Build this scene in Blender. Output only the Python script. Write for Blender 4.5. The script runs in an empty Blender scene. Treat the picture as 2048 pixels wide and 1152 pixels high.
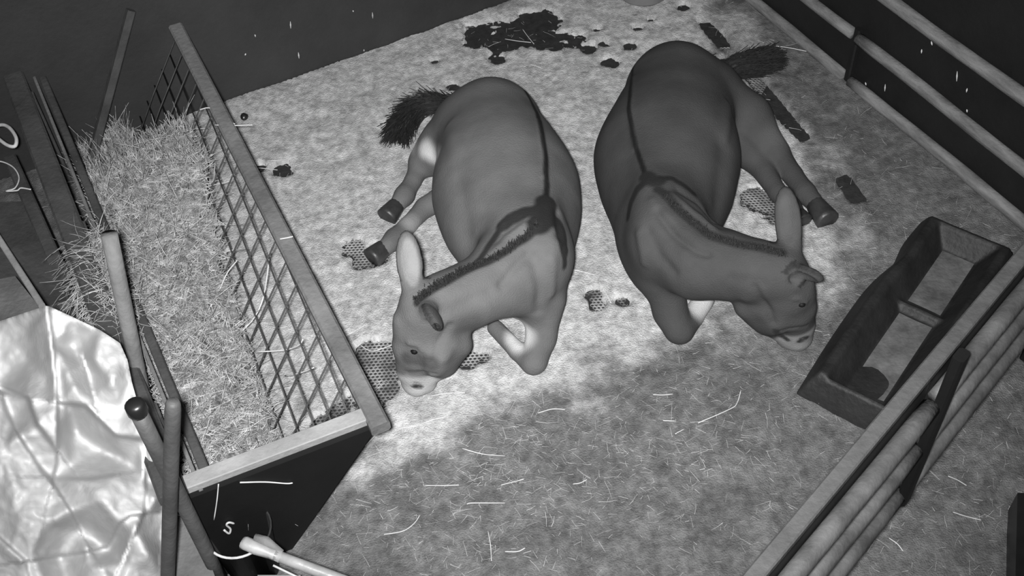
import bpy, math, random
import numpy as np
from mathutils import Matrix, Vector

# ------------------------------------------------------------------ camera
IW, IH, FPX = 2048, 1152, 2200.0
NADIR = (1150.0, 2600.0)          # where plumb lines of the barn meet in the picture
CAM_H = 3.2
_c = np.array([IW / 2, IH / 2])
_n = np.array([NADIR[0] - _c[0], NADIR[1] - _c[1], FPX]); _n /= np.linalg.norm(_n)
_up = -_n
_Y = np.array([0, 0, 1.0]) - _up * _up[2]; _Y /= np.linalg.norm(_Y)
_X = np.cross(_Y, _up)
RW = np.array([_X, _Y, _up])
CAMP = np.array([0, 0, CAM_H])

def at(x, y, z=0.0):
    """world point at height z seen at photograph pixel (x, y)"""
    d = RW @ np.array([x - _c[0], y - _c[1], FPX])
    return CAMP + d * ((z - CAM_H) / d[2])

def on_plane(x, y, p, n):
    d = RW @ np.array([x - _c[0], y - _c[1], FPX])
    return CAMP + d * (((np.array(p) - CAMP) @ n) / (d @ n))

def to_px(P):
    q = (np.asarray(P) - CAMP) @ RW
    return _c + FPX * q[:, :2] / q[:, 2:3], q[:, 2]

scene = bpy.context.scene
col = scene.collection
camd = bpy.data.cameras.new('camera'); cam = bpy.data.objects.new('camera', camd); col.objects.link(cam)
camd.sensor_width = 36.0; camd.lens = FPX / IW * 36.0; camd.clip_start = 0.02
m = Matrix.Identity(4)
for i in range(3):
    m[i][0] = RW[i, 0]; m[i][1] = -RW[i, 1]; m[i][2] = -RW[i, 2]; m[i][3] = CAMP[i]
cam.matrix_world = m
scene.camera = cam

# ------------------------------------------------------------------ world, infrared lamp, exposure
world = bpy.data.worlds.new('night_barn'); scene.world = world; world.use_nodes = True
world.node_tree.nodes['Background'].inputs[0].default_value = (0.5, 0.5, 0.5, 1)
world.node_tree.nodes['Background'].inputs[1].default_value = 0.07
ld = bpy.data.lights.new('infrared_lamp', 'SPOT'); lo = bpy.data.objects.new('infrared_lamp', ld); col.objects.link(lo)
lo.location = (-0.06, -0.04, CAM_H + 0.08)
_tgt = Vector(at(1030, 300, 0.1)); lo.rotation_euler = (_tgt - lo.location).to_track_quat('-Z', 'Y').to_euler()
ld.energy = 1830; ld.spot_size = math.radians(82); ld.spot_blend = 1.0; ld.shadow_soft_size = 0.05
scene.view_settings.view_transform = 'Standard'; scene.view_settings.look = 'None'
scene.view_settings.exposure = 0.0; scene.view_settings.gamma = 1.0; scene.view_settings.use_curve_mapping = False

# ------------------------------------------------------------------ helpers
rng = np.random.default_rng(7)
random.seed(7)

def s2l(v):
    v = v / 255.0
    return v / 12.92 if v <= 0.04045 else ((v + 0.055) / 1.055) ** 2.4

def mat(name, g, g2=None, scale=6.0, rough=0.8, bump=0.0, bscale=60.0, stretch=None, spec=0.3, attr=None, detail=5.0, metal=0.0):
    """grey procedural material: two tones mixed by noise, fine bump; attr = colour attribute used as tone"""
    M = bpy.data.materials.new(name); M.use_nodes = True
    nt = M.node_tree; N = nt.nodes; L = nt.links
    b = N['Principled BSDF']; b.inputs['Roughness'].default_value = rough
    b.inputs['Specular IOR Level'].default_value = spec; b.inputs['Metallic'].default_value = metal
    tc = N.new('ShaderNodeTexCoord'); mp = N.new('ShaderNodeMapping')
    L.new(tc.outputs['Object'], mp.inputs['Vector'])
    if stretch: mp.inputs['Scale'].default_value = stretch
    no = N.new('ShaderNodeTexNoise'); no.inputs['Scale'].default_value = scale; no.inputs['Detail'].default_value = detail
    no.inputs['Roughness'].default_value = 0.62
    L.new(mp.outputs[0], no.inputs['Vector'])
    rp = N.new('ShaderNodeValToRGB')
    rp.color_ramp.elements[0].position = 0.32; rp.color_ramp.elements[1].position = 0.68
    g2 = g if g2 is None else g2
    rp.color_ramp.elements[0].color = (g, g, g, 1); rp.color_ramp.elements[1].color = (g2, g2, g2, 1)
    L.new(no.outputs['Fac'], rp.inputs['Fac'])
    out = rp.outputs['Color']
    if attr:
        at_ = N.new('ShaderNodeAttribute'); at_.attribute_name = attr
        mx = N.new('ShaderNodeMix'); mx.data_type = 'RGBA'; mx.blend_type = 'MULTIPLY'; mx.inputs[0].default_value = 1.0
        L.new(at_.outputs['Color'], mx.inputs[6]); L.new(out, mx.inputs[7]); out = mx.outputs[2]
    L.new(out, b.inputs['Base Color'])
    if bump:
        n2 = N.new('ShaderNodeTexNoise'); n2.inputs['Scale'].default_value = bscale; n2.inputs['Detail'].default_value = 4
        L.new(mp.outputs[0], n2.inputs['Vector'])
        bp = N.new('ShaderNodeBump'); bp.inputs['Strength'].default_value = bump; bp.inputs['Distance'].default_value = 0.01
        L.new(n2.outputs['Fac'], bp.inputs['Height']); L.new(bp.outputs['Normal'], b.inputs['Normal'])
    return M

def tag(o, label=None, cat=None, group=None, kind=None):
    if label: o['label'] = label
    if cat: o['category'] = cat
    if group: o['group'] = group
    if kind: o['kind'] = kind
    return o

def mesh_obj(name, V, F, material, parent=None, smooth=False):
    V = np.asarray(V, dtype=np.float64)
    me = bpy.data.meshes.new(name)
    if isinstance(F, np.ndarray):
        nv, nf, k = len(V), len(F), F.shape[1]
        me.vertices.add(nv); me.vertices.foreach_set('co', V.astype(np.float32).ravel())
        me.loops.add(nf * k); me.loops.foreach_set('vertex_index', F.astype(np.int32).ravel())
        me.polygons.add(nf); me.polygons.foreach_set('loop_start', np.arange(0, nf * k, k, dtype=np.int32))
        me.polygons.foreach_set('loop_total', np.full(nf, k, dtype=np.int32))
        me.update(calc_edges=True); me.validate()
    else:
        me.from_pydata(V.tolist(), [], F); me.update()
    if smooth: me.polygons.foreach_set('use_smooth', [True] * len(me.polygons))
    me.materials.append(material)
    o = bpy.data.objects.new(name, me); col.objects.link(o)
    if parent is not None:
        o.parent = parent; o.matrix_parent_inverse = parent.matrix_basis.inverted()
    return o

def empty(name, loc):
    e = bpy.data.objects.new(name, None); col.objects.link(e); e.location = loc; e.empty_display_size = 0.1
    return e

class MB:
    """collects shapes for ONE mesh object"""
    def __init__(s): s.V = []; s.F = []
    def add(s, V, F):
        k = len(s.V); s.V += [tuple(map(float, v)) for v in V]; s.F += [tuple(i + k for i in f) for f in F]
        return s
    def beam(s, a, b, w, h, up=(0, 0, 1), bev=0.006, cap=True):
        """bevelled rectangular bar from a to b, w across, h along up"""
        a = np.array(a, float); b = np.array(b, float); d = b - a; d /= np.linalg.norm(d)
        u = np.array(up, float); u = u - d * (u @ d); u /= np.linalg.norm(u); r = np.cross(d, u)
        e = min(bev, w * .3, h * .3)
        prof = [(w/2-e, h/2), (-w/2+e, h/2), (-w/2, h/2-e), (-w/2, -h/2+e), (-w/2+e, -h/2), (w/2-e, -h/2), (w/2, -h/2+e), (w/2, h/2-e)]
        V = [p + r*x + u*y for p in (a, b) for x, y in prof]
        F = [(i, (i+1) % 8, 8 + (i+1) % 8, 8 + i) for i in range(8)] + [tuple(range(7, -1, -1)), tuple(range(8, 16))]
        return s.add(V, F)
    def tube(s, pts, rad, n=8, cap=True, wob=0.0):
        pts = np.array(pts, float); m_ = len(pts); rad = np.broadcast_to(np.array(rad, float), (m_,))
        T = np.gradient(pts, axis=0); T /= np.linalg.norm(T, axis=1)[:, None]
        ref = np.array([0, 0, 1.0]) if abs(T[0][2]) < .9 else np.array([0, 1.0, 0])
        V = []
        u = np.cross(T[0], ref); u /= np.linalg.norm(u)
        for i in range(m_):
            u = u - T[i] * (u @ T[i]); u /= np.linalg.norm(u); w = np.cross(T[i], u)
            for k in range(n):
                a = 2 * math.pi * k / n
                rr = rad[i] * (1 + wob * (random.random() - .5))
                V.append(pts[i] + rr * (u * math.cos(a) + w * math.sin(a)))
        F = [(i*n + k, i*n + (k+1) % n, (i+1)*n + (k+1) % n, (i+1)*n + k) for i in range(m_-1) for k in range(n)]
        if cap: F += [tuple(range(n-1, -1, -1)), tuple((m_-1)*n + k for k in range(n))]
        return s.add(V, F)
    def build(s, name, material, parent=None, smooth=False):
        return mesh_obj(name, s.V, s.F, material, parent, smooth)

def bez(p, n=12):
    """Catmull-Rom through the points"""
    p = np.array(p, float); q = np.vstack([2*p[0]-p[1], p, 2*p[-1]-p[-2]]); out = []
    for i in range(1, len(q)-2):
        for t in np.linspace(0, 1, n, endpoint=False):
            a, b, c, d = q[i-1], q[i], q[i+1], q[i+2]
            out.append(.5*((2*b)+(-a+c)*t+(2*a-5*b+4*c-d)*t*t+(-a+3*b-3*c+d)*t**3))
    out.append(p[-1]); return np.array(out)

def vnoise(x, y, seed=0):
    """2-D value noise, smooth"""
    r = np.random.default_rng(seed).random((256, 256))
    xi = np.floor(x).astype(int); yi = np.floor(y).astype(int); fx = x - xi; fy = y - yi
    fx = fx*fx*(3-2*fx); fy = fy*fy*(3-2*fy); g = lambda i, j: r[i % 256, j % 256]
    return (g(xi, yi)*(1-fx)+g(xi+1, yi)*fx)*(1-fy)+(g(xi, yi+1)*(1-fx)+g(xi+1, yi+1)*fx)*fy

def fbm(x, y, f=1.0, o=4, seed=0):
    s = 0; a = .5; t = 0
    for k in range(o):
        s = s + a*vnoise(x*f+17.3*k, y*f+5.1*k, seed+k); t += a; a *= .5; f *= 2.03
    return s/t

def seg_dist(X, Y, poly):
    """distance of points to a 2-D polyline, with side sign"""
    best = np.full(X.shape, 1e9); sign = np.ones(X.shape)
    for (x0, y0), (x1, y1) in zip(poly[:-1], poly[1:]):
        dx, dy = x1-x0, y1-y0; L2 = dx*dx+dy*dy
        t = np.clip(((X-x0)*dx+(Y-y0)*dy)/L2, 0, 1); d = np.hypot(X-x0-t*dx, Y-y0-t*dy)
        sg = np.sign(dx*(Y-y0)-dy*(X-x0)); up_ = d < best
        best = np.where(up_, d, best); sign = np.where(up_, sg, sign)
    return best, sign

def inside(X, Y, poly):
    r = np.zeros(X.shape, bool); n = len(poly)
    for i in range(n):
        x0, y0 = poly[i]; x1, y1 = poly[(i+1) % n]
        c = ((y0 > Y) != (y1 > Y)) & (X < (x1-x0)*(Y-y0)/(y1-y0+1e-12)+x0); r ^= c
    return r

def strands(P0, D, Lg, rad, bend, nseg=3, sides=3, seed=1, droop=None):
    """many thin curved stalks as one vertex/face array"""
    g = np.random.default_rng(seed); n = len(P0)
    D = D/np.linalg.norm(D, axis=1)[:, None]
    ref = g.normal(size=(n, 3)); u = np.cross(D, ref); u /= np.linalg.norm(u, axis=1)[:, None]; w = np.cross(D, u)
    rings = []
    for k in range(nseg+1):
        t = k/nseg
        c = P0 + D*(Lg*t)[:, None] + u*(bend*Lg*t*t)[:, None]
        if droop is not None: c = c + np.array([0, 0, -1.0])*(droop*Lg*t*t)[:, None]
        r_ = rad*(1-.45*t)
        for s in range(sides):
            a = 2*math.pi*s/sides
            rings.append(c+(u*math.cos(a)+w*math.sin(a))*r_[:, None])
    V = np.stack(rings, axis=1).reshape(-1, 3)
    st = (nseg+1)*sides; f = []
    for k in range(nseg):
        for s in range(sides):
            f.append((k*sides+s, k*sides+(s+1) % sides, (k+1)*sides+(s+1) % sides, (k+1)*sides+s))
    F = (np.arange(n)[:, None, None]*st+np.array(f)[None]).reshape(-1, 4)
    return V, F

# ------------------------------------------------------------------ materials
M_rubber = mat('black_rubber_mat', .010, .022, 25, .75, .3, 90)
M_comb = mat('dusty_mat_ridges', .02, .26, 7, .9, detail=8)
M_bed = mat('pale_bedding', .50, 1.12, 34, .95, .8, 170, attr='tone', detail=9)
M_wallb = mat('black_kick_board', .019, .027, 3, .55, .15, 40, spec=.35)
M_wallr = mat('black_wall_board', .005, .009, 3, .6, .15, 40)
M_rail = mat('old_grey_rail', .07, .17, 6, .75, .4, 60, (1, 1, 8))
M_wood = mat('weathered_wood', .07, .14, 5, .8, .4, 50)
M_wood_lt = mat('pale_wood', .14, .24, 6, .8, .3, 50)
M_wood_dk = mat('dark_wood', .025, .055, 5, .85, .4, 50)
M_black = mat('black_board', .002, .004, 4, .6, .1, 30)
M_wire = mat('dark_wire', .02, .045, 20, .6, .1, 80)
M_hay = mat('hay', .07, .50, 26, .9, .0, detail=7)
M_haybed = mat('hay_base', .03, .20, 30, .95, .8, 120, detail=9)
M_straw = mat('straw', .30, .55, 9, .8)
M_tarp = mat('white_tarpaulin', .37, .46, 4, .5, .12, 70, spec=.35)
M_trough = mat('trough_rubber', .006, .016, 7, .6, .3, 50)
M_feed = mat('trough_floor_dust', .04, .10, 12, .9, .4, 60)
M_gate = mat('galvanised_rail', .035, .09, 9, .5, .25, 60, spec=.5)
M_plank = mat('plank_top', .036, .056, 9, .7, .3, 60)
M_cap = mat('black_rubber_cap', .006, .010, 10, .35, spec=.5)
M_rope = mat('pale_rope', .3, .45, 30, .8)
M_metal = mat('dull_metal_tube', .14, .30, 7, .35, .15, 30, spec=.6)
M_tub = mat('grey_tub', .12, .17, 5, .6)
M_post = mat('dark_round_post', .035, .07, 6, .6, .3, 50)
M_pail = mat('dark_pail_plastic', .012, .025, 8, .5)

# ------------------------------------------------------------------ setting: walls and floor
BW_A, BW_B = at(430, 215), at(1040, 0)
bwd = (BW_B-BW_A)/np.linalg.norm(BW_B-BW_A); bwn = np.array([bwd[1], -bwd[0], 0])      # points into the pen
RW_A, RW_B = at(1500, 0), at(2048, 450)
rwd = (RW_B-RW_A)/np.linalg.norm(RW_B-RW_A); rwn = np.array([rwd[1], -rwd[0], 0])
if rwn @ (np.array([0, 3, 0])-RW_A) < 0: rwn = -rwn
if bwn @ (np.array([0, 3, 0])-BW_A) < 0: bwn = -bwn

corner_t = np.linalg.solve(np.array([bwd[:2], -rwd[:2]]).T, (RW_A-BW_A)[:2])
CORNER = BW_A+bwd*corner_t[0]
def wall(name, a, b, n, h, th, material):
    mb = MB(); q = -n*th/2; z = np.array([0, 0, h/2])
    mb.beam(a+q+z, b+q+z, th, h, bev=.004); return tag(mb.build(name, material), kind='structure')
wall('wall_back', BW_A-bwd*2.2, CORNER+bwd*.1, bwn, 2.2, .06, M_wallb)
wall('wall_right', CORNER-rwd*.05, RW_B+rwd*1.6, rwn, 2.2, .06, M_wallr)

fl = MB(); fl.add([(-4.2, .2, 0), (4.2, .2, 0), (4.2, 6.4, 0), (-4.2, 6.4, 0), (-4.2, .2, -.06), (4.2, .2, -.06), (4.2, 6.4, -.06), (-4.2, 6.4, -.06)],
                  [(0, 1, 2, 3), (7, 6, 5, 4), (0, 4, 5, 1), (1, 5, 6, 2), (2, 6, 7, 3), (3, 7, 4, 0)])
floor = tag(fl.build('floor', M_rubber), kind='structure')

# rails on the right wall: three heights, the lower two broken at a joint
def wall_rail(idx, z, s0, s1, r):
    o_ = RW_A+rwn*(r*.9)+np.array([0, 0, z]); n_ = max(3, int((s1-s0)/.12))
    pts = [o_+rwd*s+np.array([0, 0, .004*math.sin(s*5+z*9)]) for s in np.linspace(s0, s1, n_)]
    return tag(MB().tube(pts, r, 10, wob=.08).build('trim_%d' % idx, M_rail, smooth=True), kind='structure')
sj = (on_plane(1700, 160, RW_A, rwn)-RW_A) @ rwd
wall_rail(1, .034, -.5, sj-.012, .028); wall_rail(2, .034, sj+.03, 3.4, .028)
wall_rail(3, .262, -.5, sj-.02, .026); wall_rail(4, .258, sj+.02, 3.4, .028)
wall_rail(5, .53, -.5, 3.4, .030)
o_ = RW_A+rwd*(sj+.004)+rwn*.018
tag(MB().beam(o_+np.array([0, 0, .002]), o_+np.array([0, 0, .30]), .035, .03, up=rwn).build('trim_6', M_wallr), kind='structure')

# ------------------------------------------------------------------ bedding: one uneven layer, thin where the mat shows through
gx, gy = np.arange(-2.35, 2.5, .0125), np.arange(.9, 5.35, .0125)
X, Y = np.meshgrid(gx, gy)
Z = .016+.020*(fbm(X, Y, 3, 4, 3)-.5)+.016*(fbm(X, Y, 14, 3, 9)-.5)
def bare(px_list, rad, strength=1.0, rough=9, seed=50):
    """bedding scraped off around a polyline given by photograph pixels on the floor"""
    global Z
    pl = [tuple(at(x, y, 0)[:2]) for x, y in px_list]
    if len(pl) == 1: pl = [pl[0], (pl[0][0]+.001, pl[0][1])]
    d, _ = seg_dist(X, Y, pl)
    w = np.clip(1.25-d/rad, 0, 1)
    nz = fbm(X, Y, rough, 3, seed)*.55+fbm(X, Y, rough*4.5, 3, seed+300)*.45
    Z = Z-.075*strength*np.clip(w*1.8*nz-.40, 0, 1)
bare([(955, 72), (1010, 70), (1050, 50), (1085, 45)], .15, 1.6, 11, 51)
bare([(1000, 85), (1070, 85), (1140, 82)], .11, 1.6, 12, 52)
bare([(995, 118)], .07, 1.2, 12, 53)
for i, (x, y, r) in enumerate([(1178, 100, .055), (1205, 90, .05), (1218, 127, .05), (1195, 62, .035), (1365, 18, .045), (870, 126, .03), (1262, 95, .05), (905, 178, .045), (1225, 130, .04), (1300, 44, .03),
                               (1188, 592, .05), (1195, 612, .045), (1245, 606, .04), (935, 722, .06), (965, 716, .04), (705, 498, .07), (1500, 160, .04), (565, 345, .07), (520, 338, .06), (1055, 215, .03), (1275, 60, .04)]):
    bare([(x, y)], r, 1.5, 16, 60+i)
bare([(728, 520), (758, 512)], .085, 1.6, 12, 80)
bare([(755, 715), (770, 765), (745, 790)], .11, 1.9, 10, 81)
bare([(690, 812), (640, 850)], .05, 1.0, 15, 82)
bare([(1518, 402), (1545, 425)], .10, 1.8, 10, 83)
bare([(1590, 440)], .06, 1.4, 12, 84)
def sstep_(a, b, x):
    t = np.clip((x-a)/(b-a), 0, 1); return t*t*(3-2*t)
# the straight channel between two mats behind the dark donkey
ch = [tuple(at(x, y, 0)[:2]) for x, y in [(1388, 42), (1477, 146), (1565, 250), (1673, 367), (1703, 412)]]
d, sg = seg_dist(X, Y, ch)
ax = (ch[0], ch[-1]); L = np.hypot(ax[1][0]-ax[0][0], ax[1][1]-ax[0][1])
tt = ((X-ax[0][0])*(ax[1][0]-ax[0][0])+(Y-ax[0][1])*(ax[1][1]-ax[0][1]))/L/L
side = (sg > 0)
cov = fbm(X, Y, 5, 3, 90)
fill = np.interp(tt, [0, .08, .22, .3, .62, .70, .86, .90, 1], [.3, .5, .8, 1, .95, .5, .4, 1, 1])
sd = np.minimum(np.minimum(np.where(side, d, -d), .075-d), np.minimum(tt, 1-tt)*L)      # inside the channel where positive
mch = np.clip(sd/.0125+.5, 0, 1)
Z = Z*(1-mch)+np.minimum(Z, .07*(cov-.08-fill*.66))*mch
# litter tone: fresh and pale mid-pen; outside it trodden and soiled, lamp falloff painted in
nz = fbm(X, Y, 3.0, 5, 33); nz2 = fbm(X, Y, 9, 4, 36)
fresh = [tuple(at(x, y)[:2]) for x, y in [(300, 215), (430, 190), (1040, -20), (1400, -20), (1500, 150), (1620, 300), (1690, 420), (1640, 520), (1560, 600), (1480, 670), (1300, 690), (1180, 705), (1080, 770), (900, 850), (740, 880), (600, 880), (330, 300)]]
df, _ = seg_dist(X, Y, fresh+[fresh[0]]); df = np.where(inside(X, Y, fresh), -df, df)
soil_falloff = sstep_(-.10, .16, df+(nz-.5)*.45+(nz2-.5)*.35)
tone = .41*(1-soil_falloff*.69)*(.80+.40*fbm(X, Y, 22, 3, 44))*(1-.22*soil_falloff*sstep_(.48, .62, fbm(X, Y, 13, 4, 37)))
ny, nx = X.shape; idx = np.arange(nx*ny).reshape(ny, nx)
F = np.stack([idx[:-1, :-1], idx[:-1, 1:], idx[1:, 1:], idx[1:, :-1]], -1).reshape(-1, 4)
V = np.stack([X, Y, Z], -1).reshape(-1, 3)
keep = ((V-BW_A) @ bwn > .01) & ((V-RW_A) @ rwn > .005)
for A0, nn in ((BW_A, bwn), (RW_A, rwn)):                   # the litter ends cleanly at the walls
    dd = (V-A0) @ nn; V = np.where((dd < .004)[:, None], V-nn*(dd-.004)[:, None], V)
F = F[keep[F].any(axis=1) & (V[F][:, :, 2].max(axis=1) > -.004)]
used = np.unique(F); remap = -np.ones(len(V), int); remap[used] = np.arange(len(used))
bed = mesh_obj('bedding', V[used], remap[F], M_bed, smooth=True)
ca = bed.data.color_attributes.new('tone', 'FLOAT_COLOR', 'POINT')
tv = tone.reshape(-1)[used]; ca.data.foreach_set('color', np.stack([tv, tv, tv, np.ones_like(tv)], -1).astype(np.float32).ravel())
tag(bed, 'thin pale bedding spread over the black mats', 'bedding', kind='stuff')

def bed_z(P):
    ix = np.clip(((P[:, 0]-gx[0])/.0125).astype(int), 0, nx-1); iy = np.clip(((P[:, 1]-gy[0])/.0125).astype(int), 0, ny-1)
    return Z[iy, ix]

# honeycomb ridges of the mat where the bedding is thin
pitch = .0165; hv = []; hf = []
hx, hy = np.meshgrid(np.arange(-2.3, 2.4, pitch), np.arange(1.2, 5.2, pitch*.866))
hx = hx+(np.arange(hx.shape[0])[:, None] % 2)*pitch/2
HP = np.stack([hx.ravel(), hy.ravel(), np.zeros(hx.size)], -1)
zb = bed_z(HP); hzone = np.min([np.linalg.norm(HP-at(x, y), axis=1)-r for x, y, r in [(740, 520, .17), (760, 755, .22), (670, 830, .15), (1530, 415, .14), (1190, 602, .12), (935, 722, .12), (1450, 130, .14), (1480, 170, .12), (850, 290, .1)]], axis=0)
HP = HP[(zb < .0015) & (hzone < 0) & ((HP-BW_A) @ bwn > .03) & ((HP-RW_A) @ rwn > .1)][:6000]
ang = np.arange(6)*math.pi/3+math.pi/6
ro, ri = pitch*.577, pitch*.40
tmpl = np.concatenate([np.stack([ro*np.cos(ang), ro*np.sin(ang), np.full(6, .0045)], -1), np.stack([ri*np.cos(ang), ri*np.sin(ang), np.full(6, .0045)], -1),
                       np.stack([ri*np.cos(ang), ri*np.sin(ang), np.full(6, .0005)], -1)])
tf = np.array([(k, (k+1) % 6, 6+(k+1) % 6, 6+k) for k in range(6)]+[(6+k, 6+(k+1) % 6, 12+(k+1) % 6, 12+k) for k in range(6)])
HV = (HP[:, None]+tmpl[None]).reshape(-1, 3); HF = (np.arange(len(HP))[:, None, None]*18+tf[None]).reshape(-1, 4)
hc = mesh_obj('honeycomb', HV, HF, M_comb, floor); tag(hc, kind='stuff')

# ------------------------------------------------------------------ hay rack: sloping mesh side, boarded end
ZT = .485
RC = at(757, 848, ZT)                       # front corner of the top rail
RB = on_plane(372, 105, BW_A+bwn*.02, bwn); RB[2] = ZT; RB = at(385, 120, ZT)
RL = at(360, 1000, ZT)
RD = (RB-RC)/np.linalg.norm(RB-RC); ED = (RL-RC)/np.linalg.norm(RL-RC)
s_wall = ((BW_A-RC) @ bwn)/(RD @ bwn); RB = RC+RD*(s_wall-.03)
RF = at(580, 1105, 0); INS = RF-RC; INS[2] = -ZT                 # from top rail down the slope to the foot
rack = empty('hay_rack', (RF[0], RF[1], 0)); bpy.context.view_layer.update()
tag(rack, 'wooden hay rack with sloping dark mesh side and black end panel', 'hay rack')
nseg = 9; pts = [RC+RD*t*(s_wall-.03) for t in np.linspace(0, 1, nseg)]
mb = MB(); mb.beam(RC-RD*.02, RB, .062, .042, bev=.008); mb.build('top_rail', M_wood, rack)
LEN_E = np.linalg.norm(RL-RC)
mb = MB(); mb.beam(RC-ED*.01+RD*.045, RL+RD*.045, .052, .03, bev=.003); mb.build('end_board', M_wood_lt, rack)
# black triangular end panel
q = RD*.022
tri = [RC+ED*.005-np.array([0, 0, .012]), RL-np.array([0, 0, .012]), np.array([RL[0], RL[1], 0])+ED*.0, np.array([RF[0], RF[1], 0])]
Vt = [p-q*0 for p in tri]+[p+q for p in tri]
mb = MB(); mb.add(Vt, [(0, 1, 2, 3), (7, 6, 5, 4), (0, 4, 5, 1), (1, 5, 6, 2), (2, 6, 7, 3), (3, 7, 4, 0)]); mb.build('end_panel', M_black, rack)
mb = MB(); mb.beam(RC+RD*.05+INS*.03-[0, 0, .0], RC+RD*.05+INS*.985, .035, .03, up=RD, bev=.003); mb.build('frame_bar', M_wood_dk, rack)
Lr = s_wall-.05
mb = MB(); mb.beam(RC+RD*.05+INS*.955, RC+RD*Lr+INS*.955, .035, .03, bev=.003); mb.build('foot_rail', M_wood_dk, rack)
SL = np.linalg.norm(INS); IN = INS/SL
# diamond mesh: two families of crossing wires in the sloping plane
step = .118
def wire(t0, s0, t1, s1, off):
    lo_, hi_ = .06, Lr-.02; pts = []
    a, b = np.array([t0, s0]), np.array([t1, s1])
    for (p, q_) in ((a, b), (b, a)):
        p = p.copy()
        for k_, lim0, lim1 in ((0, lo_, hi_), (1, .02, SL*.95)):
            if p[k_] < lim0: p = p+(q_-p)*(lim0-p[k_])/(q_[k_]-p[k_]) if q_[k_] > lim0 else None
            elif p[k_] > lim1: p = p+(q_-p)*(lim1-p[k_])/(q_[k_]-p[k_]) if q_[k_] < lim1 else None
            if p is None: return
        pts.append(RC+RD*p[0]+IN*p[1]+np.cross(RD, IN)*off)
    if np.linalg.norm(pts[1]-pts[0]) < .03: return
    MB().tube([pts[0], (pts[0]+pts[1])/2+np.cross(RD, IN)*off*2, pts[1]], .0032, 5).build('mesh_wire', M_wire, rack, True)
for k in range(int((Lr+.4)/step)+1):                       # wires running down the slope
    t0 = k*step; wire(t0, .02, t0-SL*.17, SL*.95, .003)
for k in range(9):                                          # wires running along the rack
    s0 = .02+k*.086; wire(.06, s0, Lr, s0-.17, -.003)

# left side of the rack: planked partition standing parallel to the mesh
fa, fb = at(398, 972, .5), at(30, 60, .5); fd = (fb-fa)/np.linalg.norm(fb-fa)
s2 = ((BW_A-fa) @ bwn)/(fd @ bwn); fb = fa+fd*(s2-.03)
fn = np.array([fd[1], -fd[0], 0])                # points to the hay
part = empty('plank_partition', (fa[0], fa[1], 0)); bpy.context.view_layer.update()
tag(part, 'low planked partition along the left side of the hay', 'partition')
MB().beam(fa-fn*.075, fb-fn*.075, .085, .04, bev=.008).build('top_plank', M_wood_dk, part)
MB().beam(fa+fn*.0-[0, 0, .05], fb+fn*.0-[0, 0, .05], .012, .05, bev=.002).build('edge_strip', M_wood, part)
for i, zc in enumerate((.40, .26, .12)):
    MB().beam(np.array([fa[0], fa[1], zc])+fn*.03, np.array([fb[0], fb[1], zc])+fn*.03, .03, .125, bev=.004).build('plank', M_wood_dk, part)
for s in (.35, 1.3, 2.2):
    p = fa+fd*s-fn*.06; MB().beam([p[0], p[1], .002], [p[0], p[1], .478], .07, .07, up=fd).build('post', M_wood_dk, part)
# slanting bar against the back wall
b0, b1 = on_plane(262, 20, BW_A+bwn*.03, bwn), on_plane(198, 262, BW_A+bwn*.12, bwn)
b1 = b1.copy(); ext = (b1-b0)/(b1[2]-b0[2]); b1 = b0+ext*(.01-b0[2])
tag(MB().beam(b0-ext*-.0, b1, .035, .04, up=bwn).build('slanting_bar', M_wood_dk), 'dark slanting wooden bar propped on the back wall behind the hay', 'bar')

# ------------------------------------------------------------------ donkeys: one continuous skin each, grown from a smooth distance field
M_coatA = mat('grey_donkey_coat', .84, 1.08, 7, .85, .35, 190, attr='coat', spec=.15, detail=8)
M_hoof = mat('dark_hoof', .014, .035, 12, .45, .2, 60, spec=.4)
M_hair = mat('black_hair', .008, .018, 30, .7)
M_eye = mat('donkey_eye', .004, .006, 10, .6, spec=.12)

toward = lambda x, y, z: (CAMP-at(x, y, z))/np.linalg.norm(CAMP-at(x, y, z))

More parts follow.
